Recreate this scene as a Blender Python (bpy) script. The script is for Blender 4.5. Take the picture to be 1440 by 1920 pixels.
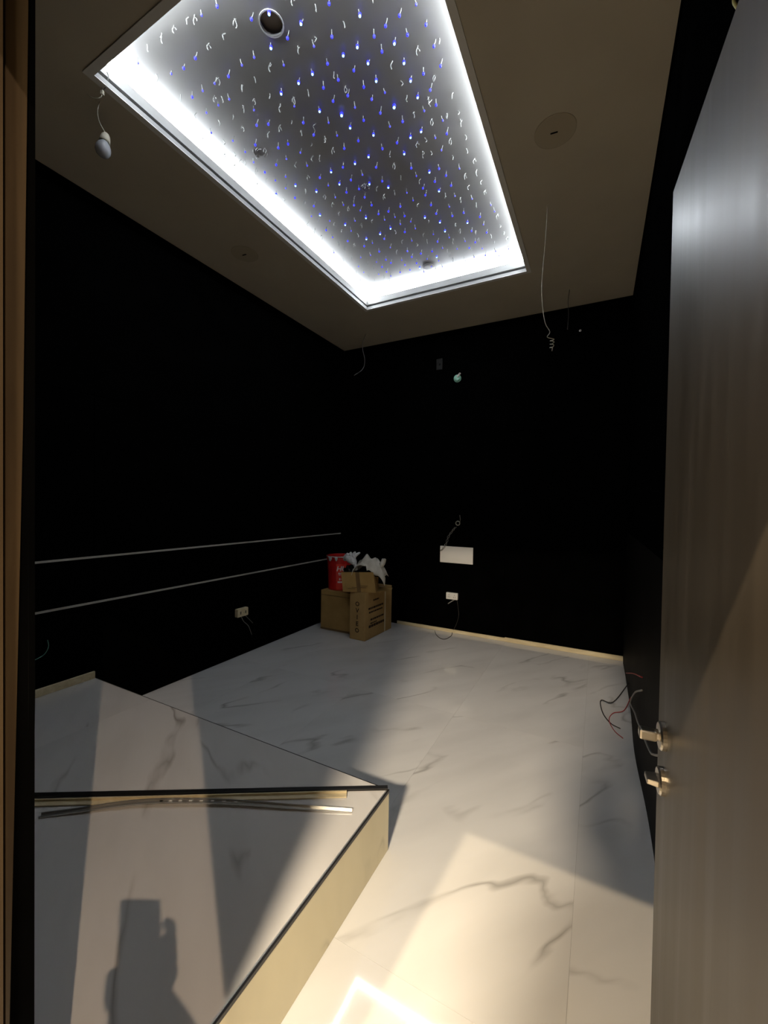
import bpy, bmesh, math, random
from mathutils import Vector, Matrix
random.seed(7)
for o in list(bpy.data.objects): bpy.data.objects.remove(o, do_unlink=True)
C = bpy.context.scene.collection
PI = math.pi

# ------------------------------------------------------------------ camera
FPX = 763.08
CH = 1.35                                              # lens height above the floor
CF = Vector((-0.4653811, 0.88494346, -0.01719032))
CR = Vector((0.88483867, 0.46563169, 0.01573708))
CU = Vector((-0.02193078, 0.00788692, 0.99972838))
CP = Vector((0, 0, CH))
cd = bpy.data.cameras.new('camera'); cam = bpy.data.objects.new('camera', cd); C.objects.link(cam)
cd.sensor_fit = 'HORIZONTAL'; cd.sensor_width = 36; cd.lens = FPX / 1440 * 36
cd.clip_start = .01; cd.clip_end = 60
M = Matrix((CR, CU, -CF)).transposed().to_4x4(); M.translation = CP
cam.matrix_world = M
bpy.context.scene.camera = cam

# ------------------------------------------------------------------ world, exposure
w = bpy.data.worlds.new('world'); bpy.context.scene.world = w; w.use_nodes = True
w.node_tree.nodes['Background'].inputs[0].default_value = (.02, .02, .025, 1)
w.node_tree.nodes['Background'].inputs[1].default_value = .02
vs = bpy.context.scene.view_settings
vs.view_transform = 'Standard'; vs.look = 'None'; vs.gamma = 1; vs.use_curve_mapping = False
vs.exposure = 0.0
LED_STRENGTH = 36.0        # cove LED strips in the ceiling tray
HALL_LAMPS = [((1.464, -.913, 2.87), 88, .010, (1, .75, .52)),      # downlights in the hallway behind the camera
              ((-.617, -.56, 2.70), 70, .007, (1, .76, .47)),
              ((.06, -2.1, 2.585), 490, .17, (1, .83, .62))]

# ------------------------------------------------------------------ measured layout (metres)
XL, XR, YB, H = -2.7745, .2283, 4.1747, 3.2184         # left wall, right wall, back wall, ceiling
TL, TR, TN, TF = -1.9985, -.5338, .995, 3.3831         # ceiling tray opening
PR, PB, HP = -.6991, 1.4086, .2376                     # platform: right edge, back edge, height
JX, JX2, WY0, WY1, DH = -.58, .19, -.01, .223, 2.02    # doorway jambs, front wall faces, opening height
ZP = H + .145                                          # star panel

def ray(px, py): return CF + CR * ((px - 720) / FPX) + CU * ((960 - py) / FPX)
def onz(px, py, z): d = ray(px, py); return CP + d * ((z - CH) / d.z)
def onx(px, py, x): d = ray(px, py); return CP + d * (x / d.x)
def ony(px, py, y): d = ray(px, py); return CP + d * (y / d.y)
def ondepth(px, py, P):                                 # at the same distance along the lens axis as point P
    return CP + ray(px, py) * ((Vector(P) - CP).dot(CF))

# ------------------------------------------------------------------ materials
MATS = {}
def mat(name, col, rough=.5, spec=.5, metal=0, emit=None, es=0, trans=0, build=None, coat=0):
    if name in MATS: return MATS[name]
    m = bpy.data.materials.new(name); m.use_nodes = True; MATS[name] = m
    nt = m.node_tree; b = nt.nodes['Principled BSDF']
    b.inputs['Base Color'].default_value = (*col, 1); b.inputs['Roughness'].default_value = rough
    b.inputs['Specular IOR Level'].default_value = spec; b.inputs['Metallic'].default_value = metal
    b.inputs['Transmission Weight'].default_value = trans; b.inputs['Coat Weight'].default_value = coat
    if emit: b.inputs['Emission Color'].default_value = (*emit, 1); b.inputs['Emission Strength'].default_value = es
    if build: build(nt, b)
    return m
def N(nt, t, **kw):
    n = nt.nodes.new(t)
    for k, v in kw.items():
        if k.startswith('i_'): n.inputs[k[2:].replace('_', ' ')].default_value = v
        else: setattr(n, k, v)
    return n
def ramp(nt, src, stops):
    r = nt.nodes.new('ShaderNodeValToRGB'); nt.links.new(src, r.inputs[0])
    e = r.color_ramp.elements
    while len(e) < len(stops): e.new(.5)
    for i, (p, c) in enumerate(stops):
        e[i].position = p; e[i].color = (*c, 1) if len(c) == 3 else c
    return r
def bumpn(nt, b, src, s, d=.01):
    bp = N(nt, 'ShaderNodeBump'); bp.inputs['Strength'].default_value = s; bp.inputs['Distance'].default_value = d
    nt.links.new(src, bp.inputs['Height']); nt.links.new(bp.outputs[0], b.inputs['Normal'])

def marble(angle, base, vein):
    def f(nt, b):
        L = nt.links.new
        tc = N(nt, 'ShaderNodeTexCoord'); oi = N(nt, 'ShaderNodeObjectInfo')
        off = N(nt, 'ShaderNodeVectorMath', operation='SCALE'); off.inputs[0].default_value = (31, 17, 9); L(oi.outputs['Random'], off.inputs['Scale'])
        add = N(nt, 'ShaderNodeVectorMath', operation='ADD'); L(tc.outputs['Object'], add.inputs[0]); L(off.outputs[0], add.inputs[1])
        rot = N(nt, 'ShaderNodeMapping'); rot.inputs['Rotation'].default_value = (0, 0, -angle); L(add.outputs[0], rot.inputs['Vector'])
        st = N(nt, 'ShaderNodeMapping'); st.inputs['Scale'].default_value = (.62, 2.3, 1); L(rot.outputs[0], st.inputs['Vector'])
        n1 = N(nt, 'ShaderNodeTexNoise'); n1.inputs['Scale'].default_value = 1.35; n1.inputs['Detail'].default_value = 4; n1.inputs['Roughness'].default_value = .42; n1.inputs['Distortion'].default_value = 0
        L(st.outputs[0], n1.inputs['Vector'])
        sb = N(nt, 'ShaderNodeMath', operation='SUBTRACT'); sb.inputs[1].default_value = .5; L(n1.outputs['Fac'], sb.inputs[0])
        ab = N(nt, 'ShaderNodeMath', operation='ABSOLUTE'); L(sb.outputs[0], ab.inputs[0])
        line = ramp(nt, ab.outputs[0], [(0, (1, 1, 1)), (.007, (.6, .6, .6)), (.021, (0, 0, 0))])
        st2 = N(nt, 'ShaderNodeMapping'); st2.inputs['Scale'].default_value = (1.6, 2.2, 1); st2.inputs['Location'].default_value = (4, 8, 2); L(rot.outputs[0], st2.inputs['Vector'])
        n2 = N(nt, 'ShaderNodeTexNoise'); n2.inputs['Scale'].default_value = 1.6; n2.inputs['Detail'].default_value = 2; L(st2.outputs[0], n2.inputs['Vector'])
        mask = ramp(nt, n2.outputs['Fac'], [(.47, (0, 0, 0)), (.66, (.9, .9, .9))])
        mu = N(nt, 'ShaderNodeMath', operation='MULTIPLY'); L(line.outputs[0], mu.inputs[0]); L(mask.outputs[0], mu.inputs[1])
        n3 = N(nt, 'ShaderNodeTexNoise'); n3.inputs['Scale'].default_value = 2.2; n3.inputs['Detail'].default_value = 3; L(st.outputs[0], n3.inputs['Vector'])
        cl = ramp(nt, n3.outputs['Fac'], [(.40, base), (.72, tuple(c * .90 for c in base))])
        mx = N(nt, 'ShaderNodeMixRGB'); L(mu.outputs[0], mx.inputs[0]); L(cl.outputs[0], mx.inputs[1]); mx.inputs[2].default_value = (*vein, 1)
        L(mx.outputs[0], b.inputs['Base Color'])
        n4 = N(nt, 'ShaderNodeTexNoise'); n4.inputs['Scale'].default_value = 3; L(rot.outputs[0], n4.inputs['Vector'])
        rr = ramp(nt, n4.outputs['Fac'], [(.35, (.03,) * 3), (.7, (.06,) * 3)]); L(rr.outputs[0], b.inputs['Roughness'])
    return f
def wood(axis_scale, cols, nscale=3.0, rough=None):
    def f(nt, b):
        L = nt.links.new
        tc = N(nt, 'ShaderNodeTexCoord'); mp = N(nt, 'ShaderNodeMapping'); mp.inputs['Scale'].default_value = axis_scale
        L(tc.outputs['Object'], mp.inputs['Vector'])
        n = N(nt, 'ShaderNodeTexNoise'); n.inputs['Scale'].default_value = nscale; n.inputs['Detail'].default_value = 7; n.inputs['Distortion'].default_value = .6
        L(mp.outputs[0], n.inputs['Vector'])
        r = ramp(nt, n.outputs['Fac'], [(.32, cols[0]), (.55, cols[1]), (.72, cols[2])]); L(r.outputs[0], b.inputs['Base Color'])
        if rough:
            r2 = ramp(nt, n.outputs['Fac'], [(.3, (rough[0],) * 3), (.7, (rough[1],) * 3)]); L(r2.outputs[0], b.inputs['Roughness'])
    return f
def mottled(cols, scale, bump=0, dist=.01, detail=4):
    def f(nt, b):
        tc = N(nt, 'ShaderNodeTexCoord'); n = N(nt, 'ShaderNodeTexNoise'); n.inputs['Scale'].default_value = scale; n.inputs['Detail'].default_value = detail
        nt.links.new(tc.outputs['Object'], n.inputs['Vector'])
        r = ramp(nt, n.outputs['Fac'], [(.35, cols[0]), (.68, cols[1])]); nt.links.new(r.outputs[0], b.inputs['Base Color'])
        if bump: bumpn(nt, b, n.outputs['Fac'], bump, dist)
    return f

m_tile = mat('floor_marble', (.7, .7, .7), .13, .5, build=marble(math.radians(53), (.70, .695, .68), (.36, .35, .335)))
m_ptile = mat('platform_marble', (.7, .7, .7), .13, .5, build=marble(math.radians(-38), (.66, .64, .61), (.28, .25, .22)))
m_riser = mat('riser_marble_warm_lit', (.7, .7, .7), .25, .5, build=marble(math.radians(20), (.66, .59, .39), (.34, .30, .20)))  # yellow tint: warm bounce from the floor put into the tile colour
m_grout = mat('grout', (.30, .29, .27), .9, .2)
m_black = mat('black_wall', (.0012, .0012, .0012), 1, 0, build=mottled(((.0010,) * 3, (.0016,) * 3), 5))
m_seam = mat('black_seam', (.0008,) * 3, 1, 0)
m_film = mat('black_film', (.002, .0018, .0015), .6, .04, build=mottled(((.0014, .0013, .0011), (.0035, .003, .0024)), 7))
m_ceil = mat('ceiling_paint', (.52, .475, .385), .85, .2, build=mottled(((.50, .455, .37), (.54, .495, .40)), 2.5))
m_trimw = mat('white_trim', (.72, .72, .70), .5, .4, build=mottled(((.70, .70, .68), (.74, .74, .72)), 8))
m_groove = mat('groove_shade_grey', (.07, .07, .07), .8, .2)  # shade of the recessed tray groove put into the colour
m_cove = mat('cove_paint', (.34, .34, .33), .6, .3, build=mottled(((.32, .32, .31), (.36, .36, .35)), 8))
m_led = mat('led_diffuser', (.8, .8, .8), .5, emit=(.86, .93, 1.0), es=LED_STRENGTH)
m_panel = mat('star_panel_film', (.36, .35, .335), .38, .5, build=mottled(((.27, .262, .25), (.31, .30, .285)), 3, .10, .004))
m_fibre = mat('clear_fibre', (.40, .40, .38), .25, .5)
m_star = mat('blue_star', (.05, .05, .5), .4, emit=(.012, .015, 1.0), es=1.5)
m_stard = mat('blue_star_dim', (.10, .10, .5), .4, emit=(.03, .03, 1.0), es=.7)
m_starb = mat('blue_star_core', (.3, .4, 1), .4, emit=(.20, .45, 1.0), es=5.0)
m_jamb = mat('oak_jamb', (.2, .13, .06), .5, .4, build=wood((14, 14, .7), ((.026, .016, .006), (.042, .026, .011), (.056, .037, .017))))
m_door = mat('door_veneer', (.16, .13, .1), .3, .36, build=wood((9, 9, .45), ((.046, .039, .030), (.058, .049, .038), (.072, .061, .047)), 2.2, (.34, .44)))
m_dedge = mat('door_edge', (.17, .15, .12), .45, .4)
m_steel = mat('brushed_steel', (.55, .50, .42), .28, .5, metal=1)
m_dkmetal = mat('dark_metal', (.012, .011, .010), .6, .2)
m_card = mat('cardboard', (.24, .145, .055), .85, .2, build=mottled(((.40, .245, .085), (.46, .29, .105)), 9))
m_card2 = mat('cardboard_pale', (.28, .18, .075), .85, .2, build=mottled(((.44, .28, .11), (.51, .33, .135)), 9))
m_tape = mat('packing_tape', (.20, .115, .04), .3, .5)
m_ink = mat('ink', (.045, .025, .012), .8, .2)
m_strap = mat('white_strap', (.75, .68, .5), .4, .4)
m_red = mat('red_plastic', (.36, .012, .012), .35, .5, build=mottled(((.50, .012, .012), (.62, .02, .016)), 6))
m_redl = mat('red_label', (.75, .05, .03), .4, .5)
m_white = mat('white_plastic', (.75, .73, .68), .4, .5)
m_cream = mat('cream_wood', (.62, .52, .33), .6, .3, build=wood((2, 12, 12), ((.56, .46, .28), (.64, .54, .34), (.70, .61, .42))))
m_cloth = mat('white_cloth', (.62, .58, .50), .95, .1, build=mottled(((.56, .52, .44), (.70, .66, .58)), 14, .4, .01))
m_glove = mat('glove_knit', (.62, .62, .62), .95, .1, build=mottled(((.5, .5, .5), (.75, .75, .75)), 60, .4, .004))
m_bag = mat('black_bag', (.006, .006, .006), .3, .5)
m_wirew = mat('pale_wire', (.40, .37, .29), .5, .4)
m_wired = mat('dark_wire', (.025, .022, .02), .5, .4)
m_wireg = mat('grey_cable', (.22, .21, .19), .5, .4)
m_wirer = mat('red_wire', (.35, .03, .03), .5, .4)
m_wiret = mat('teal_wire', (.12, .28, .22), .5, .4)
m_bulb = mat('bulb_glass', (.30, .31, .33), .16, .5)
m_cover = mat('speaker_cover', (.44, .39, .30), .8, .2)
m_hole = mat('dark_void', (.004,) * 3, 1, 0)
m_cavity = mat('ceiling_cavity', (.35, .32, .26), 1, 0)
m_green = mat('green_plastic', (.30, .62, .48), .3, .5)
m_alu = mat('aluminium', (.62, .60, .56), .3, .5, metal=.85)
m_rail = mat('rail_profile', (.40, .38, .34), .4, .5)
m_blacktrim = mat('black_trim', (.010, .009, .008), .4, .4)
m_hallw = mat('hall_wall', (.30, .28, .24), .9, .1)
m_skin = mat('skin', (.45, .28, .2), .6, .3); m_shirt = mat('dark_shirt', (.03, .03, .035), .9, .1); m_hair = mat('hair', (.01, .008, .006), .6, .3)
m_phone = mat('phone_black', (.01, .01, .012), .2, .5)
m_lens = mat('lamp_lens', (.8, .8, .8), .4, emit=(1, .82, .6), es=8)

# ------------------------------------------------------------------ mesh helpers
class MB:
    def __init__(s): s.v = []; s.f = []; s.mi = []
    def add(s, vs, fs, mi=0):
        o = len(s.v); s.v += [Vector(v) for v in vs]; s.f += [tuple(i + o for i in f) for f in fs]; s.mi += [mi] * len(fs); return s
    def box(s, a, b, rz=0, piv=None, mi=0):
        x0, y0, z0 = a; x1, y1, z1 = b
        vs = [Vector(p) for p in ((x0,y0,z0),(x1,y0,z0),(x1,y1,z0),(x0,y1,z0),(x0,y0,z1),(x1,y0,z1),(x1,y1,z1),(x0,y1,z1))]
        if rz:
            p = Vector(piv) if piv else Vector(((x0+x1)/2, (y0+y1)/2, 0)); R = Matrix.Rotation(rz, 3, 'Z')
            vs = [R @ (v - p) + p for v in vs]
        return s.add(vs, [(0,3,2,1),(4,5,6,7),(0,1,5,4),(1,2,6,5),(2,3,7,6),(3,0,4,7)], mi)
    def hexa(s, b, t, mi=0):                           # 4 bottom points, 4 top points
        return s.add(list(b) + list(t), [(3,2,1,0),(4,5,6,7),(0,1,5,4),(1,2,6,5),(2,3,7,6),(3,0,4,7)], mi)
    def tube(s, pts, r, n=6, mi=0, cap=True):
        pts = [Vector(p) for p in pts]; rs = r if isinstance(r, (list, tuple)) else [r] * len(pts)
        rings = []; up = None
        for i, p in enumerate(pts):
            t = (pts[min(i+1, len(pts)-1)] - pts[max(i-1, 0)]); t = t.normalized() if t.length > 1e-9 else Vector((0,0,1))
            if up is None: up = Vector((0,0,1)) if abs(t.z) < .9 else Vector((1,0,0))
            a = t.cross(up)
            if a.length < 1e-4: a = t.cross(Vector((1,0,0)) if abs(t.x) < .9 else Vector((0,1,0)))
            a.normalize(); b = a.cross(t).normalized(); up = b
            rings.append([p + (a * math.cos(2*PI*k/n) + b * math.sin(2*PI*k/n)) * rs[i] for k in range(n)])
        vs = [v for g in rings for v in g]; fs = []
        for i in range(len(pts)-1):
            for k in range(n): fs.append((i*n+k, i*n+(k+1)%n, (i+1)*n+(k+1)%n, (i+1)*n+k))
        if cap: fs.append(tuple(range(n))[::-1]); fs.append(tuple((len(pts)-1)*n+k for k in range(n)))
        return s.add(vs, fs, mi)
    def lathe(s, prof, origin, axis=(0,0,1), n=20, mi=0):
        ax = Vector(axis).normalized(); u = ax.orthogonal().normalized(); v = ax.cross(u); o = Vector(origin)
        vs = []; fs = []
        for r, h in prof:
            for k in range(n):
                a = 2*PI*k/n; vs.append(o + ax*h + (u*math.cos(a) + v*math.sin(a))*max(r, 1e-5))
        for i in range(len(prof)-1):
            for k in range(n): fs.append((i*n+k, i*n+(k+1)%n, (i+1)*n+(k+1)%n, (i+1)*n+k))
        fs.append(tuple(range(n))[::-1]); fs.append(tuple((len(prof)-1)*n+k for k in range(n)))
        return s.add(vs, fs, mi)
    def grid(s, fn, nu, nv, mi=0):
        vs = [fn(i/nu, j/nv) for i in range(nu+1) for j in range(nv+1)]
        return s.add(vs, [(i*(nv+1)+j, (i+1)*(nv+1)+j, (i+1)*(nv+1)+j+1, i*(nv+1)+j+1) for i in range(nu) for j in range(nv)], mi)
    def build(s, name, m, parent=None, smooth=False, bevel=0, origin=None, solid=0):
        me = bpy.data.meshes.new(name)
        loc = Vector((0,0,0)); base = Vector((0,0,0))
        if parent is not None: base = world_loc(parent)
        if origin is not None: base = Vector(origin)
        me.from_pydata([v - base for v in s.v], [], s.f)
        for mm in (m if isinstance(m, (list, tuple)) else [m]): me.materials.append(mm)
        for p, i in zip(me.polygons, s.mi): p.material_index = i
        b = bmesh.new(); b.from_mesh(me); bmesh.ops.recalc_face_normals(b, faces=b.faces); b.to_mesh(me); b.free()
        if smooth:
            for p in me.polygons: p.use_smooth = True
        o = bpy.data.objects.new(name, me); C.objects.link(o)
        if parent is not None:
            o.parent = parent; o.location = base - world_loc(parent)
        else: o.location = base
        if bevel:
            md = o.modifiers.new('bevel', 'BEVEL'); md.width = bevel; md.segments = 2; md.limit_method = 'ANGLE'
        if solid:
            md = o.modifiers.new('solid', 'SOLIDIFY'); md.thickness = solid
        return o
def world_loc(o):
    l = Vector(o.location)
    while o.parent: o = o.parent; l += Vector(o.location)
    return l
def tag(o, label, cat, group=None):
    o['label'] = label; o['category'] = cat
    if group: o['group'] = group
    return o
def thing(name, loc, label, cat, group=None):
    e = bpy.data.objects.new(name, None); C.objects.link(e); e.location = loc; e.empty_display_size = .05
    return tag(e, label, cat, group)
def struct(o, label=None):
    o['kind'] = 'structure'
    if label: o['label'] = label
    return o
def spl(pts, n=8):                                      # Catmull-Rom through the given points
    P = [Vector(p) for p in pts]; P = [2*P[0]-P[1]] + P + [2*P[-1]-P[-2]]; out = []
    for i in range(1, len(P)-2):
        for k in range(n):
            t = k/n; a, b, c, d = P[i-1:i+3]
            out.append(.5*((2*b) + (c-a)*t + (2*a-5*b+4*c-d)*t*t + (3*b-a-3*c+d)*t**3))
    out.append(P[-2]); return out

# ------------------------------------------------------------------ room shell
# floor: grout bed with large 0.75 x 1.5 m tiles
fl = struct(MB().box((XL-.15, WY0, -.08), (XR+.15, YB+.15, -.006)).build('floor', m_grout), 'white marble tile floor with faint grey veins')
G = .0003; cache = {}
xs = [XL, -2.295, -1.545, -.795, -.045, XR]; ys = [WY0, 1.04, 2.54, 4.04, YB]
for i in range(5):
    for j in range(4):
        sx, sy = round(xs[i+1]-xs[i]-2*G, 4), round(ys[j+1]-ys[j]-2*G, 4)
        cx, cy = (xs[i]+xs[i+1])/2, (ys[j]+ys[j+1])/2
        if (sx, sy) not in cache:
            t = MB().box((-sx/2, -sy/2, -.008), (sx/2, sy/2, 0)).build('floor_tile', m_tile); cache[(sx, sy)] = t.data
        else:
            t = bpy.data.objects.new('floor_tile', cache[(sx, sy)]); C.objects.link(t)
        t.location = (cx, cy, 0); t.parent = fl
struct(MB().box((-1.9, -3.4, -.08), (2.4, WY0, 0)).build('floor_hall', m_hallw))
struct(MB().box((-1.9, -3.4, 2.95), (2.4, WY0, 3.03)).build('ceiling_hall', m_hallw))
struct(MB().box((-1.98, -3.4, 0), (-1.9, WY0, 3.03)).build('wall_hall_left', m_hallw))
struct(MB().box((2.4, -3.4, 0), (2.48, WY0, 3.03)).build('wall_hall_right', m_hallw))
struct(MB().box((-1.98, -3.48, 0), (2.48, -3.4, 3.03)).build('wall_hall_back', m_hallw))

# ceiling with the rectangular tray opening
E_ = .02
cm = MB()
for a, b in (((XL-.15, WY1, H), (TL-E_, YB+.15, H+.03)), ((TR+E_, WY1, H), (XR+.15, YB+.15, H+.03)),
             ((TL-E_, WY1, H), (TR+E_, TN-E_, H+.03)), ((TL-E_, TF+E_, H), (TR+E_, YB+.15, H+.03))): cm.box(a, b)
struct(cm.build('ceiling', m_ceil), 'dim warm grey painted ceiling around the glowing tray')
# walls: black boarding with hairline seams between boards
def boarded(name, label, axis, at, thick, us, zs, outward):
    m = MB()
    lo, hi = (at, at+outward*thick) if outward > 0 else (at+outward*thick, at)
    f = .006
    if axis == 'y': m.box((us[0]-.001, min(at+outward*f, at+outward*thick), zs[0]), (us[-1], max(at+outward*f, at+outward*thick), zs[-1]))
    else: m.box((min(at+outward*f, at+outward*thick), us[0], zs[0]), (max(at+outward*f, at+outward*thick), us[-1], zs[-1]))
    root = struct(m.build(name, m_seam), label)
    for i in range(len(us)-1):
        for j in range(len(zs)-1):
            g = .0015; q = MB(); c0, c1 = sorted((at, at+outward*f))
            if axis == 'y': q.box((us[i]+g, c0, zs[j]+g), (us[i+1]-g, c1, zs[j+1]-g))
            else: q.box((c0, us[i]+g, zs[j]+g), (c1, us[i+1]-g, zs[j+1]-g))
            q.build('wall_board', m_black, root)
    return root
wb = boarded('wall_back', 'matt black boarded back wall', 'y', YB, .12, [XL, -1.848, -.82, XR], [0, .95, 2.1, H], 1)
wl = boarded('wall_left', 'matt black boarded left wall', 'x', XL, .12, [WY1, 1.4, 2.8, YB], [0, .72, 2.0, H], -1)
wr = boarded('wall_right', 'matt black right wall behind the open door', 'x', XR, .12, [WY1, 1.9, 3.1, YB], [0, 1.2, 2.3, H], 1)
# front wall around the doorway (room side black)
wf = MB()
for a, b in (((XL-.12, WY0, 0), (JX-.03, WY1-.004, H)), ((JX2+.03, WY0, 0), (XR+.12, WY1-.004, H)), ((JX-.03, WY0, DH+.03), (JX2+.03, WY1-.004, H))): wf.box(a, b)
wfo = struct(wf.build('wall_front', m_black), 'black front wall around the doorway')
# ragged black lining whose edge shows beside the left jamb
E2 = [(57, 2300), (59, 1900), (61, 1750), (62, 1600), (66, 1300), (65, 800), (66, 300), (62, 130), (58, 70), (53, 20)]
ep = [ony(px, py, .2302) for px, py in E2]
lm = MB(); n = len(ep)
front = [Vector((p.x, .2242, p.z)) for p in ep]; back = [Vector((p.x, .2302, p.z)) for p in ep]
lf = [Vector((-.78, .2242, p.z)) for p in ep]; lb = [Vector((-.78, .2302, p.z)) for p in ep]
lm.add(front+back+lf+lb, [f for i in range(n-1) for f in ((i, i+1, n+i+1, n+i), (2*n+i, 2*n+i+1, i+1, i), (n+i, n+i+1, 3*n+i+1, 3*n+i))])
lm.build('wall_lining', m_black, wfo)
# door frame: jamb, rebate and stop on both sides, head piece
je = [onx(px, py, JX) for px, py in ((16, 2100), (18, 1920), (25, 1600), (34, 1200), (43, 800), (49, 350), (53, 20))]
je = [Vector((JX, je[0].y, 0))] + [p for p in je if 0 < p.z < DH] + [Vector((JX, je[-1].y, DH+.03))]
jm = MB(); nj = len(je)
jm.add([(JX, p.y, p.z) for p in je] + [(JX, .2035, p.z) for p in je] + [(JX-.03, p.y, p.z) for p in je] + [(JX-.03, .2035, p.z) for p in je],
       [f for i in range(nj-1) for f in ((i, i+1, nj+i+1, nj+i), (i, i+1, 2*nj+i+1, 2*nj+i), (nj+i, nj+i+1, 3*nj+i+1, 3*nj+i), (2*nj+i, 2*nj+i+1, 3*nj+i+1, 3*nj+i))] + [(0, nj, 3*nj, 2*nj), (nj-1, 2*nj-1, 4*nj-1, 3*nj-1)])
lw = MB(); lw.add([(JX-.0005, p.y, p.z) for p in je] + [(JX-.0005, .2302, p.z) for p in je] + [(JX-.03, p.y, p.z) for p in je] + [(JX-.03, .2302, p.z) for p in je],
       [f for i in range(nj-1) for f in ((i, i+1, nj+i+1, nj+i), (i, i+1, 2*nj+i+1, 2*nj+i), (nj+i, nj+i+1, 3*nj+i+1, 3*nj+i))])
lw.build('lining_edge', m_black, wfo)
df = struct(jm.build('door_1', m_jamb), 'oak door frame at the left edge of the picture')
MB().box((JX-.03, WY0, 0), (JX+.004, .2, DH+.03)).build('door_stop', m_jamb, df)
MB().box((JX-.03, .2, 0), (JX-.008, .2035, DH)).build('rebate_shade', m_wired, df)  # dark strip painting the shade in the groove between stop and jamb
MB().box((JX2, WY0, 0), (JX2+.03, WY1, DH+.03)).build('hinge_jamb', m_jamb, df)
MB().box((JX, WY0, DH), (JX2, WY1, DH+.03)).build('head_jamb', m_jamb, df)

# recessed profile rails along the left wall
for z, yend in ((.9975, 4.139), (.7135, 3.767 + .33)):
    r = MB().box((XL, WY1+.01, z-.006), (XL+.008, yend, z+.006)).build('trim_1' if z > .9 else 'trim_2', m_rail)
    struct(r, 'upper pale horizontal strip on the black left wall' if z > .9 else 'lower pale horizontal strip on the black left wall')
# baseboards
bb = struct(MB().box((-2.0, YB-.013, .001), (-.80, YB-.0005, .036)).build('baseboard_back', m_cream, bevel=.002), 'low cream wooden skirting strip along the back wall')
MB().box((-.80, YB-.016, .001), (XR-.002, YB-.0005, .043)).build('skirting_length', m_cream, bb, bevel=.002)
struct(MB().box((XL, WY1+.01, HP+.001), (XL+.016, PB-.005, HP+.045)).build('baseboard_left', m_cream, bevel=.002), 'short cream skirting strip on the platform at the left wall')

# ------------------------------------------------------------------ ceiling tray (cove)
tray = thing('ceiling_tray', ((TL+TR)/2, (TN+TF)/2, H), 'rectangular white ceiling tray frame glowing with cool LED light', 'ceiling tray')
def ring(o0, o1, z0, z1, name, m, bevel=0):
    # four mitred lengths between outward offsets o0 < o1
    c0 = [(TL-o0, TN-o0), (TR+o0, TN-o0), (TR+o0, TF+o0), (TL-o0, TF+o0)]
    c1 = [(TL-o1, TN-o1), (TR+o1, TN-o1), (TR+o1, TF+o1), (TL-o1, TF+o1)]
    for i in range(4):
        j = (i+1) % 4; q = [c0[i], c0[j], c1[j], c1[i]]
        MB().hexa([(x, y, z0) for x, y in q], [(x, y, z1) for x, y in q]).build(name, m, tray, bevel=bevel)
ring(-.006, .016, H-.005, H+.017, 'frame_moulding', m_cove, .002)
ring(.018, .034, H+.010, H+.041, 'shadow_gap', m_groove)
ring(-.006, .026, H-.009, H-.0052, 'frame_flange', m_trimw)
ring(.000, .020, H+.040, H+.092, 'cove_face', m_cove)
ring(.020, .130, H+.076, H+.084, 'cove_ledge', m_trimw)
ring(.130, .142, H+.070, ZP+.01, 'cove_back', m_trimw)
ring(.0015, .006, H+.0925, ZP-.0005, 'led_diffuser', m_led)       # vertical opal strip above the cove face

# star panel: satin film with real cut-outs
def disc_pts(cx, cy, r, n=28, wob=0, sd=0):
    rnd = random.Random(sd); return [(cx + (r*(1+wob*rnd.uniform(-1, 1)))*math.cos(2*PI*k/n), cy + (r*(1+wob*rnd.uniform(-1, 1)))*math.sin(2*PI*k/n)) for k in range(n)]
hA = onz(509, 44, ZP); hB = onz(803, 500, ZP)
cu = bpy.data.curves.new('tmp', 'CURVE'); cu.dimensions = '2D'; cu.fill_mode = 'BOTH'; cu.extrude = .004
for pts in ([(TL-.13, TN-.13), (TR+.13, TN-.13), (TR+.13, TF+.13), (TL-.13, TF+.13)], disc_pts(hA.x, hA.y, .047, 14, .07, 3)):
    sp = cu.splines.new('POLY'); sp.points.add(len(pts)-1); sp.use_cyclic_u = True
    for p, q in zip(sp.points, pts): p.co = (q[0], q[1], 0, 1)
tmp = bpy.data.objects.new('tmp', cu); C.objects.link(tmp); bpy.context.view_layer.update()
pme = bpy.data.meshes.new_from_object(tmp.evaluated_get(bpy.context.evaluated_depsgraph_get())); bpy.data.objects.remove(tmp)
pc = Vector(((TL+TR)/2, (TN+TF)/2, ZP+.004))
pme.transform(Matrix.Translation((-pc.x, -pc.y, 0))); pme.materials.clear(); pme.materials.append(m_panel)
panel = bpy.data.objects.new('star_panel', pme); C.objects.link(panel); panel.location = pc
tag(panel, 'grey satin star ceiling panel dotted with blue fibre lights', 'star ceiling')
MB().lathe([(.0465, .001), (.052, .001), (.052, .014), (.0465, .014)], (hA.x, hA.y, ZP-.004), n=20).build('cutout_rim', m_trimw, panel)
panel.children[0].data.polygons[-1].material_index = 0
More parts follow.
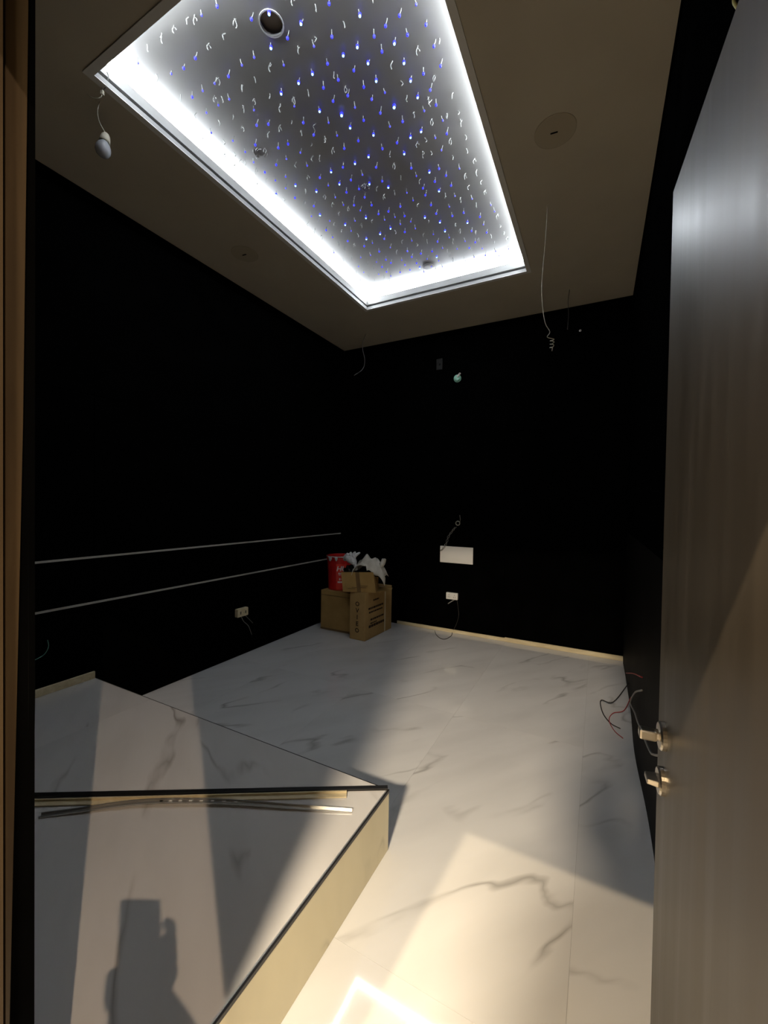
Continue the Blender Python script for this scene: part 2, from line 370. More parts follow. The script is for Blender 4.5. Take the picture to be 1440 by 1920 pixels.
# (the rim is an open ring: drop the two cap faces)
rm = panel.children[0].data; b_ = bmesh.new(); b_.from_mesh(rm)
bmesh.ops.delete(b_, geom=[f for f in b_.faces if len(f.verts) > 4], context='FACES_ONLY'); b_.to_mesh(rm); b_.free()
MB().box((hA.x-.12, hA.y-.12, ZP+.045), (hA.x+.12, hA.y+.12, ZP+.050)).build('cavity_board', m_cavity, panel)
cav = MB()
for sx in (-1, 1): cav.box((hA.x+sx*.12-.003, hA.y-.12, ZP+.009), (hA.x+sx*.12+.003, hA.y+.12, ZP+.045)); cav.box((hA.x-.117, hA.y+sx*.12-.003, ZP+.009), (hA.x+.117, hA.y+sx*.12+.003, ZP+.045))
cav.build('cavity_side', m_cavity, panel)
MB().lathe([(.046, 0), (.050, .003), (.050, .008), (.034, .010)], (hB.x, hB.y, ZP), axis=(0, 0, -1), n=22).build('round_plug', m_panel, panel, smooth=False)
# round repaired patches with wrinkles in the film
for k, (px, py, rr) in enumerate(((490, 285, .050), (687, 352, .035))):
    c = onz(px, py, ZP); q = MB()
    for a in range(7):
        a0 = random.uniform(0, 6.28); r = rr*random.uniform(.4, 1)
        q.tube([(c.x+r*math.cos(a0+t*.35), c.y+r*math.sin(a0+t*.35), ZP-.002) for t in range(5)], .0022, 5)
    q.build('film_wrinkle', m_panel, panel)

# optical fibres: pixel positions read off the photograph, put on the panel plane
S = []   # (px, py, kind)  B/b = very bright, l = lit, d = dim, u = unlit
def crop(ox, oy, k, lst):
    for kind, pts in lst.items():
        for x, y in pts: S.append((ox + x/k, oy + y/k, kind))
crop(230, 0, 7.2, dict(l=[(1275,85),(980,785),(822,920),(1428,1030),(938,1310)], d=[(1065,205),(655,995),(1240,1125),(1080,1225),(205,850),(1292,1420),(1438,1340)],
 u=[(690,450),(535,590),(345,700),(970,340),(870,335),(1365,545),(1155,680),(455,1105),(310,1185),(1300,1155),(790,1380),(1350,1385),(1240,1380)]))
crop(430, 0, 7.2, dict(b=[(537,172),(967,305),(562,635),(1122,985),(935,1108),(700,1252)], l=[(298,258),(1347,50),(785,515),(1385,495),(1325,860),(1270,1185),(1400,1365)],
 d=[(335,775),(170,880),(735,880),(1142,625),(10,1335)], u=[(90,380),(1175,160),(850,80),(760,5),(1150,570),(935,730),(550,975),(355,1120),(170,1240),(540,1335),(1075,1305),(345,1415),(880,1415),(1420,1060)]))
crop(630, 0, 7.2, dict(B=[(785,1430)], b=[(322,195),(788,573),(288,622),(98,735),(432,840),(918,838),(543,1080),(1007,1078),(1102,1303)],
 l=[(857,210),(1215,333),(668,350),(515,490),(965,470),(620,697),(1322,625),(240,950),(1412,890),(1182,995),(30,1078),(375,1175),(1272,1215),(482,1340),(158,1290),(1352,1418)], d=[(1083,60),(660,1250)],
 u=[(500,45),(115,375),(1095,750),(750,935),(880,1160),(1325,1095),(130,1260),(960,1375),(1250,1410),(1390,600)]))
crop(360, 180, 7.2, dict(b=[(1397,1200),(1135,1325)], l=[(872,395),(1030,380),(855,660),(1165,700),(1297,648),(982,1030),(1137,930),(1390,1375)],
 d=[(195,225),(837,190),(1382,140),(258,497),(550,605),(718,755),(832,895),(1275,850),(1125,1140),(1265,1090),(1265,1245)],
 u=[(50,300),(700,230),(550,320),(372,400),(695,480),(1190,220),(1340,385),(1180,485),(1030,565),(430,655),(990,770),(1045,40),(575,815),(440,865),(290,720),(135,580),(650,925),(715,940),(880,855),(860,1060),(1000,1175),(1405,970),(580,1000),(875,1255),(1240,1420)]))
crop(560, 180, 7.2, dict(B=[(580,243)], b=[(283,193),(695,418),(1010,515),(1425,770),(943,810),(760,902),(438,1015),(550,1180),(240,1280),(955,1178),(1210,1225)],
 l=[(1102,230),(62,360),(878,328),(1403,345),(203,525),(805,605),(1328,632),(615,708),(1130,712),(597,962),(1045,963),(285,1103),(705,1135),(1127,1150),(815,1255),(645,1300),(890,1368)],
 d=[(405,360),(520,535),(115,940),(862,1065),(400,1210),(22,765),(760,155),(1232,412),(495,1370)],
 u=[(215,455),(40,540),(350,630),(165,680),(455,785),(285,885),(190,885),(125,1140),(1290,990),(1385,1140),(890,1255),(1055,1290),(1300,1340),(355,1390),(90,1325),(748,1400),(1145,1400),(1235,830)]))
crop(760, 160, 7.2, dict(b=[(213,612),(70,692),(325,1163),(455,1418)], l=[(560,652),(80,1118),(455,1125),(550,1218),(397,1300),(618,1352),(237,1390)],
 d=[(255,345),(505,475),(405,710),(487,875),(730,1125),(150,1225)],
 u=[(628,185),(340,290),(120,440),(360,545),(710,400),(750,560),(815,740),(270,770),(155,840),(610,805),(350,940),(237,985),(635,1010),(835,920),(925,1060),(965,1225),(1020,1340),(800,1270),(190,1335),(850,1415),(560,450)]))
crop(560, 360, 7.2, dict(b=[(288,305),(628,435),(908,343),(1240,485),(1100,560),(915,628)],
 l=[(205,190),(370,515),(662,662),(748,178),(985,178),(1078,297),(1212,262),(1372,195),(1155,632),(885,732),(1087,805),(1177,915),(1245,958),(1125,1012),(1187,1078),(1370,1085),(1430,325),(1432,540),(1435,985)],
 d=[(172,328),(418,390),(458,612),(707,525),(605,175),(832,250),(1160,375),(760,390),(995,690),(970,855),(838,885),(1050,945),(1245,1135),(832,1188),(878,1085),(808,1005),(475,820),(1235,750),(1372,435),(1300,340),(1392,920),(1080,1110)],
 u=[(455,205),(75,195),(545,320),(665,260),(268,410),(125,465),(480,465),(215,565),(575,548),(310,650),(540,730),(800,610),(745,740),(625,795),(990,420),(850,490),(1305,570),(1395,700),(600,945),(720,925),(935,980),(1010,1045),(1320,840),(690,1035),(945,1150),(1150,1175),(1020,1205),(1225,1220),(980,1300),(1095,1275),(775,1110)]))
crop(760, 340, 6.545, dict(b=[(240,438),(425,495),(762,500),(487,605),(385,922),(177,1055)],
 l=[(245,170),(315,290),(378,397),(715,385),(577,425),(915,435),(813,610),(998,628),(395,740),(858,748),(785,818),(25,857),(190,887),(328,860),(78,928),(138,1005),(10,1030),(58,1088),(982,908)],
 d=[(18,140),(95,235),(608,180),(818,215),(538,312),(65,495),(123,580),(538,690),(80,730),(733,735),(455,820),(267,953),(410,975),(635,830),(945,825),(1108,860),(845,930),(1150,915),(1268,830),(455,1050),(228,1112),(1095,370),(1050,290),(958,530),(343,650),(320,1045)],
 u=[(925,45),(770,120),(970,165),(485,210),(150,320),(680,265),(873,325),(280,520),(610,560),(1125,470),(1160,570),(670,640),(220,690),(1055,700),(1210,660),(585,770),(1085,770),(900,750),(815,860),(140,800),(510,875),(545,930),(715,955),(585,990),(735,1015),(270,765),(1245,730),(370,1115),(155,1180),(860,660)]))
def fibre_mesh(kind, sd):
    rnd = random.Random(sd); q = MB(); Ltail = {'B': .012, 'b': .016, 'l': .026, 'd': .026, 'u': .030}[kind]*rnd.uniform(.8, 1.25)
    a, bnd = rnd.uniform(0, 6.28), rnd.uniform(.003, .010)
    # origin = the hanging tip; the tail rises to the panel
    if kind == 'u':
        pts = [(0, 0, 0), (bnd*math.cos(a), bnd*math.sin(a), Ltail*.45), (.4*bnd*math.cos(a+1), .4*bnd*math.sin(a+1), Ltail*.8), (.008*math.cos(a+2), .008*math.sin(a+2), Ltail+.002)]
        q.tube(spl(pts, 2), .0024, 4)
        if rnd.random() < .6:
            a2 = a + rnd.uniform(1.5, 4); q.tube(spl([(.012*math.cos(a2), .012*math.sin(a2), Ltail*.35), (.010*math.cos(a2+.5), .010*math.sin(a2+.5), Ltail*.7), (0, 0, Ltail)], 2), .0022, 4)
    else:
        q.tube(spl([(0, 0, .004), (bnd*math.cos(a)*.6, bnd*math.sin(a)*.6, Ltail*.55), (bnd*math.cos(a), bnd*math.sin(a), Ltail+.004)], 2), .0023, 4)
        r = {'B': .0105, 'b': .0082, 'l': .0072, 'd': .0058}[kind]
        prof = [(r*math.sin(t)*.9, -r*math.cos(t)) for t in (0.35, 1.1, 1.9, 2.8)]
        q.lathe(prof, (0, 0, 0), n=7, mi=1)
        if kind in 'Bb': q.lathe([(r*.25, -r*1.25), (r*.62, -r*1.02), (r*.62, -r*.55)], (0, 0, 0), n=6, mi=2)
    me = bpy.data.meshes.new('fibre'); me.from_pydata(q.v, [], q.f)
    for mm in (m_fibre, m_stard if kind == 'd' else m_star, m_starb): me.materials.append(mm)
    for p, i in zip(me.polygons, q.mi): p.material_index = i; p.use_smooth = True
    me.update(); return me, Ltail
variants = {k: [fibre_mesh(k, 11*i+ord(k)) for i in range(6)] for k in 'Bbldu'}
seen = []
for i, (px, py, k) in enumerate(S):
    if any(abs(px-a)+abs(py-b) < 3.0 for a, b in seen): continue
    seen.append((px, py))
    me, Lt = variants[k][i % 6]
    p = onz(px, py, ZP-Lt)
    if not (TL+.0 < p.x < TR-.0 and TN < p.y < TF): continue
    o = bpy.data.objects.new('star_light' if k != 'u' else 'loose_fibre', me); C.objects.link(o)
    o.parent = panel; o.location = p - pc; o.rotation_euler = (0, 0, random.uniform(0, 6.28) if k == 'u' else random.uniform(-.6, .6))

# ------------------------------------------------------------------ platform
plat = thing('platform', ((XL+PR)/2, (WY1+PB)/2, 0), 'low tiled platform with marble top beside the doorway', 'platform')
Y0 = WY1 + .008; X0 = XL + .001
MB().box((X0, Y0, .001), (PR-.011, PB-.011, HP-.011)).build('core', m_grout, plat)
px_ = [X0, -2.199, PR-.0045]
for a, b in zip(px_[:-1], px_[1:]):
    MB().box((a+G, Y0, HP-.01), (b-G, PB-.003, HP), ).build('top_tile', m_ptile, plat, origin=((a+b)/2, (Y0+PB)/2, HP))
MB().box((PR-.01, Y0, .001), (PR, PB-.0005, HP-.0105)).build('riser_tile', m_riser, plat, origin=(PR, .8, .1))
MB().box((X0, PB-.01, .001), (PR-.0115, PB, HP-.0105)).build('riser_tile', m_riser, plat, origin=(-1.7, PB, .1))
et = MB().box((PR-.004, Y0, HP-.010), (PR+.0015, PB+.001, HP+.0006)).build('edge_trim', m_blacktrim, plat)
MB().box((PR-.0085, Y0, HP-.004), (PR-.0045, PB-.003, HP+.0012)).build('trim_lip', m_alu, et)
MB().box((X0, PB-.0028, HP-.010), (PR-.004, PB+.0008, HP+.0004)).build('edge_trim', m_blacktrim, plat)

# loose strips lying across the platform
def bar_between(p, q, wdt, z0, z1):
    p, q = Vector((p[0], p[1], 0)), Vector((q[0], q[1], 0)); d = (q-p).normalized(); nrm = Vector((-d.y, d.x, 0))*wdt/2
    return [(p-nrm), (q-nrm), (q+nrm), (p+nrm)], z0, z1
def bar(m, p, q, wdt, z0, z1, mi=0):
    b, z0, z1 = bar_between(p, q, wdt, z0, z1); return m.hexa([(v.x, v.y, z0) for v in b], [(v.x, v.y, z1) for v in b], mi)
pA = onz(727, 1475, HP+.01); pB = onz(20, 1490, HP+.01)
q = MB(); bar(q, pB, pA, .020, HP+.0016, HP+.010)
tag(q.build('trim_strip', m_blacktrim, bevel=.0015), 'long thin black trim strip lying straight across the platform corner', 'trim strip', 'loose trim strips on the platform')
e = thing('trim_strip', (-1.4, 1.0, HP+.0013), 'long cream trim strip lying against the black strip on the platform', 'trim strip', 'loose trim strips on the platform')
a, b = onz(650, 1490, HP+.004), onz(20, 1508, HP+.004)
q = MB(); bar(q, b, a, .026, HP+.0013, HP+.0055); q.build('flat_web', m_cream, e)
d = (a-b).normalized(); nn = Vector((-d.y, d.x, 0))
q = MB(); bar(q, b+nn*.0100, a+nn*.0100, .005, HP+.0055, HP+.0125); q.build('raised_lip', m_cream, e)
pts = [onz(px, py, HP+.006) for px, py in ((75, 1529), (150, 1521), (240, 1510), (320, 1506), (420, 1507), (540, 1514), (660, 1520))]
pts = spl(pts, 5); e = thing('trim_strip', (-1.3, .95, HP+.0012), 'bent shiny metal trim strip lying alone on the platform tiles', 'trim strip', 'loose trim strips on the platform')
def ribbon(off0, off1, za, zb):
    q = MB(); vs = []; fs = []
    for i, p in enumerate(pts):
        t = (pts[min(i+1, len(pts)-1)] - pts[max(i-1, 0)]); t.z = 0; t.normalize(); nr = Vector((-t.y, t.x, 0)); lift = .010*math.sin(PI*i/(len(pts)-1))
        for o_, z in ((off0, za), (off1, za), (off1, zb), (off0, zb)): v = p + nr*o_; vs.append(Vector((v.x, v.y, HP+z+lift)))
    for i in range(len(pts)-1):
        for k in range(4): fs.append((4*i+k, 4*i+(k+1) % 4, 4*i+4+(k+1) % 4, 4*i+4+k))
    fs += [(3,2,1,0), tuple(4*(len(pts)-1)+k for k in range(4))]
    return q.add(vs, fs)
ribbon(-.007, .009, .0013, .004).build('flat_web', m_alu, e); ribbon(.006, .009, .004, .010).build('raised_lip', m_alu, e)
rnd = random.Random(5); lab = MB()
for k in range(9):
    t = pts[14+k//2*1+ (k % 2)] if False else pts[int(14+k*.9)]
    lab.box((t.x-.006, t.y-.004, HP+.0148), (t.x+.005, t.y+.003, HP+.0155), rz=.5)
lab.build('label_print', m_white, e)

# ------------------------------------------------------------------ door leaf
HD = 2.0
fe = onz(1262, 360, HD); hg = fe + (onz(1385, 0, HD) - fe).normalized()*.80
dv = Vector((fe.x-hg.x, fe.y-hg.y, 0)); DL = dv.length; dv.normalize(); dn = Vector((-dv.y, dv.x, 0))     # dn points into the room (left)
if dn.x > 0: dn = -dn
def dpt(s, o, z): return Vector((hg.x, hg.y, 0)) + dv*s + dn*o + Vector((0, 0, z))
def dbox(s0, s1, o0, o1, z0, z1): return MB().hexa([dpt(s0,o0,z0), dpt(s1,o0,z0), dpt(s1,o1,z0), dpt(s0,o1,z0)], [dpt(s0,o0,z1), dpt(s1,o0,z1), dpt(s1,o1,z1), dpt(s0,o1,z1)])
leaf = struct(dbox(0, DL, -.042, 0, .008, HD).build('door_2', m_door, bevel=.0015, origin=dpt(0, 0, 0)), 'open grey brown wood veneer door leaf with steel lever handle')
leaf['label'] = 'open grey brown wood veneer door leaf with steel lever handle'
dbox(DL+.0002, DL+.0012, -.040, -.002, .01, HD-.002).build('edge_band', m_dedge, leaf)
hz = ony(1240, 1376, fe.y-.05).z; kz = ony(1240, 1460, fe.y-.05).z
hs = DL - .058
hd_ = MB().lathe([(.027, 0), (.027, .007), (.024, .010), (.011, .011), (.010, .020)], dpt(hs, 0, hz), axis=dn, n=24).build('lever_handle', m_steel, leaf, smooth=False)
dbox(hs-.013, hs+.009, .014, .044, hz-.0100, hz+.0100).build('lever', m_steel, hd_, bevel=.004)
tk = MB().lathe([(.026, 0), (.026, .007), (.023, .010)], dpt(hs, 0, kz), axis=dn, n=24).build('thumb_turn', m_steel, leaf)
q = MB().hexa([dpt(hs-.018, .010, kz-.006), dpt(hs+.018, .010, kz-.006), dpt(hs+.014, .030, kz-.005), dpt(hs-.014, .030, kz-.005)],
              [dpt(hs-.018, .010, kz+.006), dpt(hs+.018, .010, kz+.006), dpt(hs+.014, .030, kz+.005), dpt(hs-.014, .030, kz+.005)]); q.build('turn_knob', m_steel, tk, bevel=.002)
dbox(DL-.002, DL+.002, -.032, -.010, hz-.08, hz+.04).build('latch_plate', m_steel, leaf)

# ------------------------------------------------------------------ right wall clutter
def film(u, v):
    y = 1.15 + u*2.95; z = .002 + v*1.15
    b = (.004 + .012*(.5+.5*math.sin(y*5.3+z*2.1)) * (.5+.5*math.sin(z*7.1-y*2.0)) + .003*math.sin(11*z+3*y))*(1-v)**.4
    return Vector((XR-.003-max(b, 0)*(1 if u > .02 else .3), y, z))
MB().grid(film, 48, 24).build('black_film', m_film, wr, smooth=True)
def wire(name, pts, r, m, label, n=6, cat='wire', group=None):
    return tag(MB().tube(spl(pts, n), r, 6).build(name, m, smooth=True, origin=pts[0]), label, cat, group)
g0 = onx(1176, 1302, XR-.02)
wire('loose_wire', [Vector((XR-.004, 3.40, .10)), onz(1150, 1316, .06), onz(1127, 1313, .03), onz(1130, 1336, .012), onz(1145, 1356, .008), onz(1163, 1366, .006)], .0034, m_wired, 'black wire looping out over the floor from the right wall')
wire('loose_wire', [Vector((XR-.004, 3.20, .08)), onz(1170, 1332, .05), onz(1150, 1337, .03), onz(1142, 1350, .012), onz(1152, 1370, .006), onz(1168, 1384, .005)], .0026, m_wirer, 'thin dark red wire beside the black loop on the floor')
R1 = [onx(px, py, .188) for px, py in ((1174, 1262), (1188, 1263), (1204, 1270))]
wire('loose_wire', R1, .0032, m_wirer, 'short red wire sticking out of the black right wall')
R2 = [onx(px, py, .190) for px, py in ((1204, 1294), (1190, 1299), (1182, 1318), (1190, 1336), (1196, 1354), (1208, 1384), (1219, 1409), (1226, 1415), (1238, 1417))]  # lower run stands in for the grey rim of a dark wall opening
wire('grey_cable', R2, .0042, m_wireg, 'grey cable hanging down the right wall, its lower run standing in for an opening rim', cat='cable')
c0 = onx(1398, -20, XR-.02)
wire('yellow_cable', [onx(px, py, XR-.012) for px, py in ((1376, -25), (1376, 2), (1381, 12), (1390, 24))], .003, mat('yellow_wire', (.5, .45, .15), .5), 'short yellowish cable end above the open door', cat='cable')

# ------------------------------------------------------------------ hanging wires, bulb, ceiling covers
def hang(name, cx, cy, pix, r, m, label, zoff=H):
    P = onz(cx, cy, H); pts = [P + Vector((0, 0, -.001))] + [ondepth(px, py, P) for px, py in pix]
    return wire(name, pts, r, m, label)
P1 = onz(1027, 385, H)
p1 = [P1] + [ondepth(x, y, P1) for x, y in ((1024, 430), (1020, 480), (1016, 530), (1017, 570), (1022, 605), (1031, 622), (1026, 632))]
p1 += [ondepth(1035 + 4*math.cos(t*1.9), 636 + t*1.9, P1) + CF*.010*math.sin(t*1.9) for t in range(0, 10)] + [ondepth(1035, 658, P1)]
wire('hanging_wire', p1, .0022, m_wirew, 'long pale ceiling wire ending in a coil near the right', 4)
hang('hanging_wire', 1068, 543, ((1065, 565), (1066, 590), (1064, 618)), .0026, m_wired, 'short dark wire hanging from the ceiling right of the coiled wire')
hang('hanging_wire', 686, 626, ((681, 640), (680, 655), (684, 675), (680, 692), (664, 704)), .0026, m_wireg, 'grey wire hanging from the ceiling at the back left corner')
# lamp bulb on its wire
PB_ = onz(187, 190, H)
bl = thing('light_bulb', tuple(PB_), 'unlit white bulb in a pale holder hanging on a thin wire', 'light bulb')
hp_ = ondepth(199, 252, PB_); ax = (ondepth(197, 305, PB_) - hp_).normalized(); ax = (ax*.97 - CF*.16 - CR*.02).normalized()
MB().tube(spl([PB_, ondepth(183, 208, PB_), ondepth(186, 228, PB_), hp_], 6), .0022, 6).build('wire', m_wirew, bl, smooth=True)
MB().lathe([(.004, -.004), (.012, 0), (.018, .012), (.021, .030), (.023, .046), (.019, .047)], hp_, axis=ax, n=18).build('lamp_holder', m_wirew, bl, smooth=True)
q = MB().lathe([(.016, .044), (.020, .052), (.028, .066), (.0315, .080), (.031, .094), (.026, .106), (.016, .114), (.003, .117)], hp_, axis=ax, n=24)
q.build('glass_globe', m_bulb, bl, smooth=True)
# connector and tails at the tray corner
P0 = onz(193, 160, H)
cn = thing('wire_connector', tuple(P0), 'small wire connector with loose tails at the tray corner', 'connector')
pc0 = ondepth(192, 174, P0)
MB().box(pc0 - Vector((.006, .006, .009)), pc0 + Vector((.006, .006, .009)), rz=.4).build('terminal_block', m_wirew, cn, bevel=.0015)
MB().tube(spl([pc0 + Vector((0, 0, .008)), ondepth(200, 160, P0), ondepth(203, 142, P0), ondepth(198, 131, P0)], 6), .0016, 5).build('supply_wire', m_wired, cn, smooth=True)
MB().tube(spl([pc0, ondepth(188, 183, P0), ondepth(175, 184, P0), ondepth(163, 176, P0)], 6), .0020, 5).build('tail', m_wirew, cn, smooth=True)
MB().tube(spl([pc0 + Vector((0, 0, .006)), ondepth(190, 163, P0), ondepth(185, 155, P0)], 5), .0018, 5).build('tail', m_wirew, cn, smooth=True)
# round covers
for px, py, r, lb in ((1041, 246, .098, 'round ceiling cover plate with a dark slot near the right wall'), (459, 476, .098, 'round dim ceiling cover plate left of the tray')):
    c = onz(px, py, H); e = thing('ceiling_cover', tuple(c), lb, 'cover plate', 'round ceiling covers')
    MB().lathe([(r, 0), (r, .0035), (r-.004, .005), (.002, .005)], c, axis=(0, 0, -1), n=40).build('disc', m_cover, e)
    MB().box((c.x-.022, c.y-.0035, c.z-.0075), (c.x+.012, c.y+.0035, c.z-.0052), rz=.1).build('slot', m_hole, e)

# ------------------------------------------------------------------ back wall fittings
def wp(px, py, d=0): return ony(px, py, YB-d)
a, b = wp(826, 1026), wp(887, 1057)
zt, zb = wp(856, 1025).z, wp(856, 1056).z
pl = thing('white_plate', ((a.x+b.x)/2, YB, (zt+zb)/2), 'blank white rectangular plate on the black back wall', 'wall plate')
MB().box((a.x, YB-.012, zb), (b.x, YB-.0005, zt)).build('cover', m_white, pl, bevel=.002)
MB().box((a.x+.004, YB-.0135, zb+.004), (b.x-.004, YB-.012, zt-.004)).build('face', m_white, pl)
hk = wp(859, 981)
cb = thing('twisted_cable', tuple(hk), 'twisted pale cable hanging from a wall ring above the white plate', 'cable')
rg = [hk + Vector((.022*math.cos(t*PI/6), -.012, .022*math.sin(t*PI/6))) for t in range(13)]
MB().tube(rg, .005, 6).build('ring', m_wirew, cb, smooth=True)
for k, off in enumerate((0, PI)):
    path = [wp(854, 988, .02), wp(848, 996, .02), wp(841, 1006, .02), wp(837, 1018, .02), wp(832, 1027, .02), wp(826, 1033, .02)]
    pp = spl(path, 6); pp = [p + Vector((.010*math.cos(i*.8+off), .006*math.sin(i*.8+off), 0)) for i, p in enumerate(pp)]
    MB().tube(pp, .0032, 5).build('strand', m_wireg, cb, smooth=True)
MB().tube(spl([wp(862, 966, .01), wp(863, 974, .012), hk + Vector((.02, -.012, .004))], 4), .002, 5).build('strand', m_wirew, cb, smooth=True)
# socket with cable ends, back wall
def socket(name, c, axis, label, mcol):
    e = thing(name, tuple(c), label, 'socket')
    if axis == 'y':
        fp = MB().box((c.x-.064, c.y-.030, c.z-.036), (c.x+.064, c.y-.0005, c.z+.036)).build('face_plate', mcol, e, bevel=.006)
        for dx in (-.030, .030):
            for dz, ddx in ((.012, 0), (-.010, -.008), (-.010, .008)):
                MB().box((c.x+dx+ddx-.002, c.y-.0310, c.z+dz-.005), (c.x+dx+ddx+.002, c.y-.0302, c.z+dz+.005)).build('pin_slot', m_wired, fp)
    else:
        fp = MB().box((c.x+.0005, c.y-.060, c.z-.036), (c.x+.040, c.y+.060, c.z+.036)).build('face_plate', mcol, e, bevel=.006)
        for dy in (-.028, .028): MB().box((c.x+.0402, c.y+dy-.005, c.z-.012), (c.x+.0410, c.y+dy+.005, c.z+.012)).build('pin_slot', m_wired, fp)
    return e
s1 = socket('wall_socket', wp(848.5, 1117), 'y', 'cream wall socket with trailing wires low on the back wall', m_white)
MB().tube(spl([wp(853, 1124, .02), wp(846, 1128, .03), wp(840, 1132, .03)], 4), .0055, 6).build('cable_end', m_wireg, s1, smooth=True)
MB().tube(spl([wp(857, 1124, .015), wp(859, 1140, .02), wp(860, 1155, .02), wp(855, 1172, .02), wp(850, 1181, .02)], 5), .003, 5).build('trailing_wire', m_wired, s1, smooth=True)
wire('floor_cable', [wp(815, 1182, .015), onz(818, 1190, .004), onz(826, 1197, .004), onz(836, 1198, .004), onz(846, 1192, .004), wp(848, 1186, .015)], .0035, m_wired, 'thin dark cable loop lying over the back wall skirting', cat='cable')
# small junction box and green cable end high on the wall
jb = wp(825, 684); e = thing('junction_box', tuple(jb), 'dim grey junction box high on the back wall', 'junction box')
MB().box((jb.x-.035, YB-.020, jb.z-.060), (jb.x+.035, YB-.0005, jb.z+.060)).build('housing', m_dkmetal, e, bevel=.004)
MB().lathe([(.012, 0), (.012, .012), (.004, .014)], (jb.x, YB-.020, jb.z), axis=(0, -1, 0), n=14).build('knockout', m_dkmetal, e)
gg = wp(858, 710); e = thing('cable_gland', tuple(gg), 'small pale green cable fitting high on the back wall', 'cable fitting')
MB().lathe([(.040, 0), (.040, .012), (.030, .020), (.030, .040), (.018, .045)], gg, axis=(.15, -1, 0), n=18).build('flange', m_green, e)
MB().tube([gg + Vector((.01, -.04, .005)), gg + Vector((.045, -.06, .035))], .010, 8).build('cable_stub', m_white, e)
sc = wp(1088, 620); tag(MB().lathe([(.010, 0), (.010, .004), (.003, .006)], sc, axis=(0, -1, 0), n=12).build('wall_screw', m_alu, origin=sc), 'tiny bright screw head high on the back wall', 'screw')
# left wall socket and wire
c = onx(450, 1147, XL); s2 = socket('wall_socket', c, 'x', 'small cream socket with hanging wires on the black left wall', m_cream)
MB().tube(spl([onx(452, 1155, XL+.03), onx(457, 1165, XL+.03), onx(466, 1174, XL+.03), onx(472, 1190, XL+.03)], 5), .0028, 5).build('hanging_wire', m_wireg, s2, smooth=True)
MB().tube(spl([onx(458, 1152, XL+.03), onx(468, 1162, XL+.03), onx(474, 1168, XL+.03)], 5), .0024, 5).build('hanging_wire', m_wireg, s2, smooth=True)
wire('teal_wire', [onx(px, py, XL+.02) for px, py in ((89, 1200), (91, 1212), (84, 1226), (72, 1234), (60, 1240))], .0024, m_wiret, 'thin teal wire on the left wall above the platform')

# ------------------------------------------------------------------ boxes, bucket and rags in the corner
def text_mesh(s, size):
    cu = bpy.data.curves.new('t', 'FONT'); cu.body = s; cu.size = size; cu.align_x = 'CENTER'; cu.align_y = 'CENTER'; cu.resolution_u = 2; cu.offset = size*.02
    o = bpy.data.objects.new('t', cu); C.objects.link(o); bpy.context.view_layer.update()
    me = bpy.data.meshes.new_from_object(o.evaluated_get(bpy.context.evaluated_depsgraph_get())); bpy.data.objects.remove(o)
    vs = [v.co.copy() for v in me.vertices]; fs = [tuple(p.vertices) for p in me.polygons]; return vs, fs
# large plain carton at the back
BX0, BX1, BY0, BY1, BZ = -2.635, -2.215, 3.575, 4.06, .425
cb1 = thing('cardboard_box', ((BX0+BX1)/2, (BY0+BY1)/2, 0), 'large plain cardboard box on the floor under the red bucket', 'cardboard box', 'cardboard boxes stacked in the corner')
MB().box((BX0, BY0, .001), (BX1, BY1, BZ)).build('carton', m_card, cb1, bevel=.004)
MB().box((BX0+.005, BY0-.0012, BZ-.052), (BX1-.005, BY0-.0002, BZ-.047)).build('flap_crease', m_tape, cb1)
MB().box((BX0-.0, BY0-.0015, .004), (BX1, BY0-.0003, .022)).build('dark_base_edge', m_tape, cb1)
# slim carton with print, slightly turned
A, B = onz(655, 1197, 0), onz(680, 1205, 0)
ux = (B-A).normalized(); W_ = .185; uy = Vector((-ux.y, ux.x, 0)); D_ = .53; HZ = .475
def sb(s, t, z): return A + ux*s + uy*t + Vector((0, 0, z))
def sbox(s0, s1, t0, t1, z0, z1): return MB().hexa([sb(s0,t0,z0), sb(s1,t0,z0), sb(s1,t1,z0), sb(s0,t1,z0)], [sb(s0,t0,z1), sb(s1,t0,z1), sb(s1,t1,z1), sb(s0,t1,z1)])
ux = Vector((math.cos(math.radians(-3)), math.sin(math.radians(-3)), 0)); uy = Vector((-ux.y, ux.x, 0))
cb2 = thing('cardboard_box', tuple(sb(W_/2, D_/2, 0)), 'upright slim cardboard box with printed side and white strap', 'cardboard box', 'cardboard boxes stacked in the corner')
ct2 = sbox(0, W_, 0, D_, .001, HZ).build('carton', m_card2, cb2, bevel=.006)
sbox(-.001, W_+.0012, D_-.155, D_-.135, .004, HZ+.0012).build('strap', m_strap, ct2)
q = MB()
for k, ch in enumerate('OVIEO'):
    vs, fs = text_mesh(ch, .062); zc = HZ - .115 - k*.066
    q.add([sb(W_*.50 + v.x*1.0, -.0015, zc + v.y) for v in vs], fs)
q.build('print', m_ink, ct2)
q = MB(); rnd = random.Random(3)
for z, t0, t1, hgt in ((.375, .15, .26, .016), (.300, .06, .35, .020), (.262, .07, .33, .016), (.185, .10, .36, .018), (.115, .07, .37, .026), (.150, .10, .22, .012)):
    t = t0
    while t < t1:
        ln = rnd.uniform(.018, .045); q.hexa([sb(W_+.0004, t, z), sb(W_+.0014, t, z), sb(W_+.0014, min(t+ln, t1), z), sb(W_+.0004, min(t+ln, t1), z)], [sb(W_+.0004, t, z+hgt), sb(W_+.0014, t, z+hgt), sb(W_+.0014, min(t+ln, t1), z+hgt), sb(W_+.0004, min(t+ln, t1), z+hgt)]); t += ln + .006
q.build('print', m_ink, ct2)
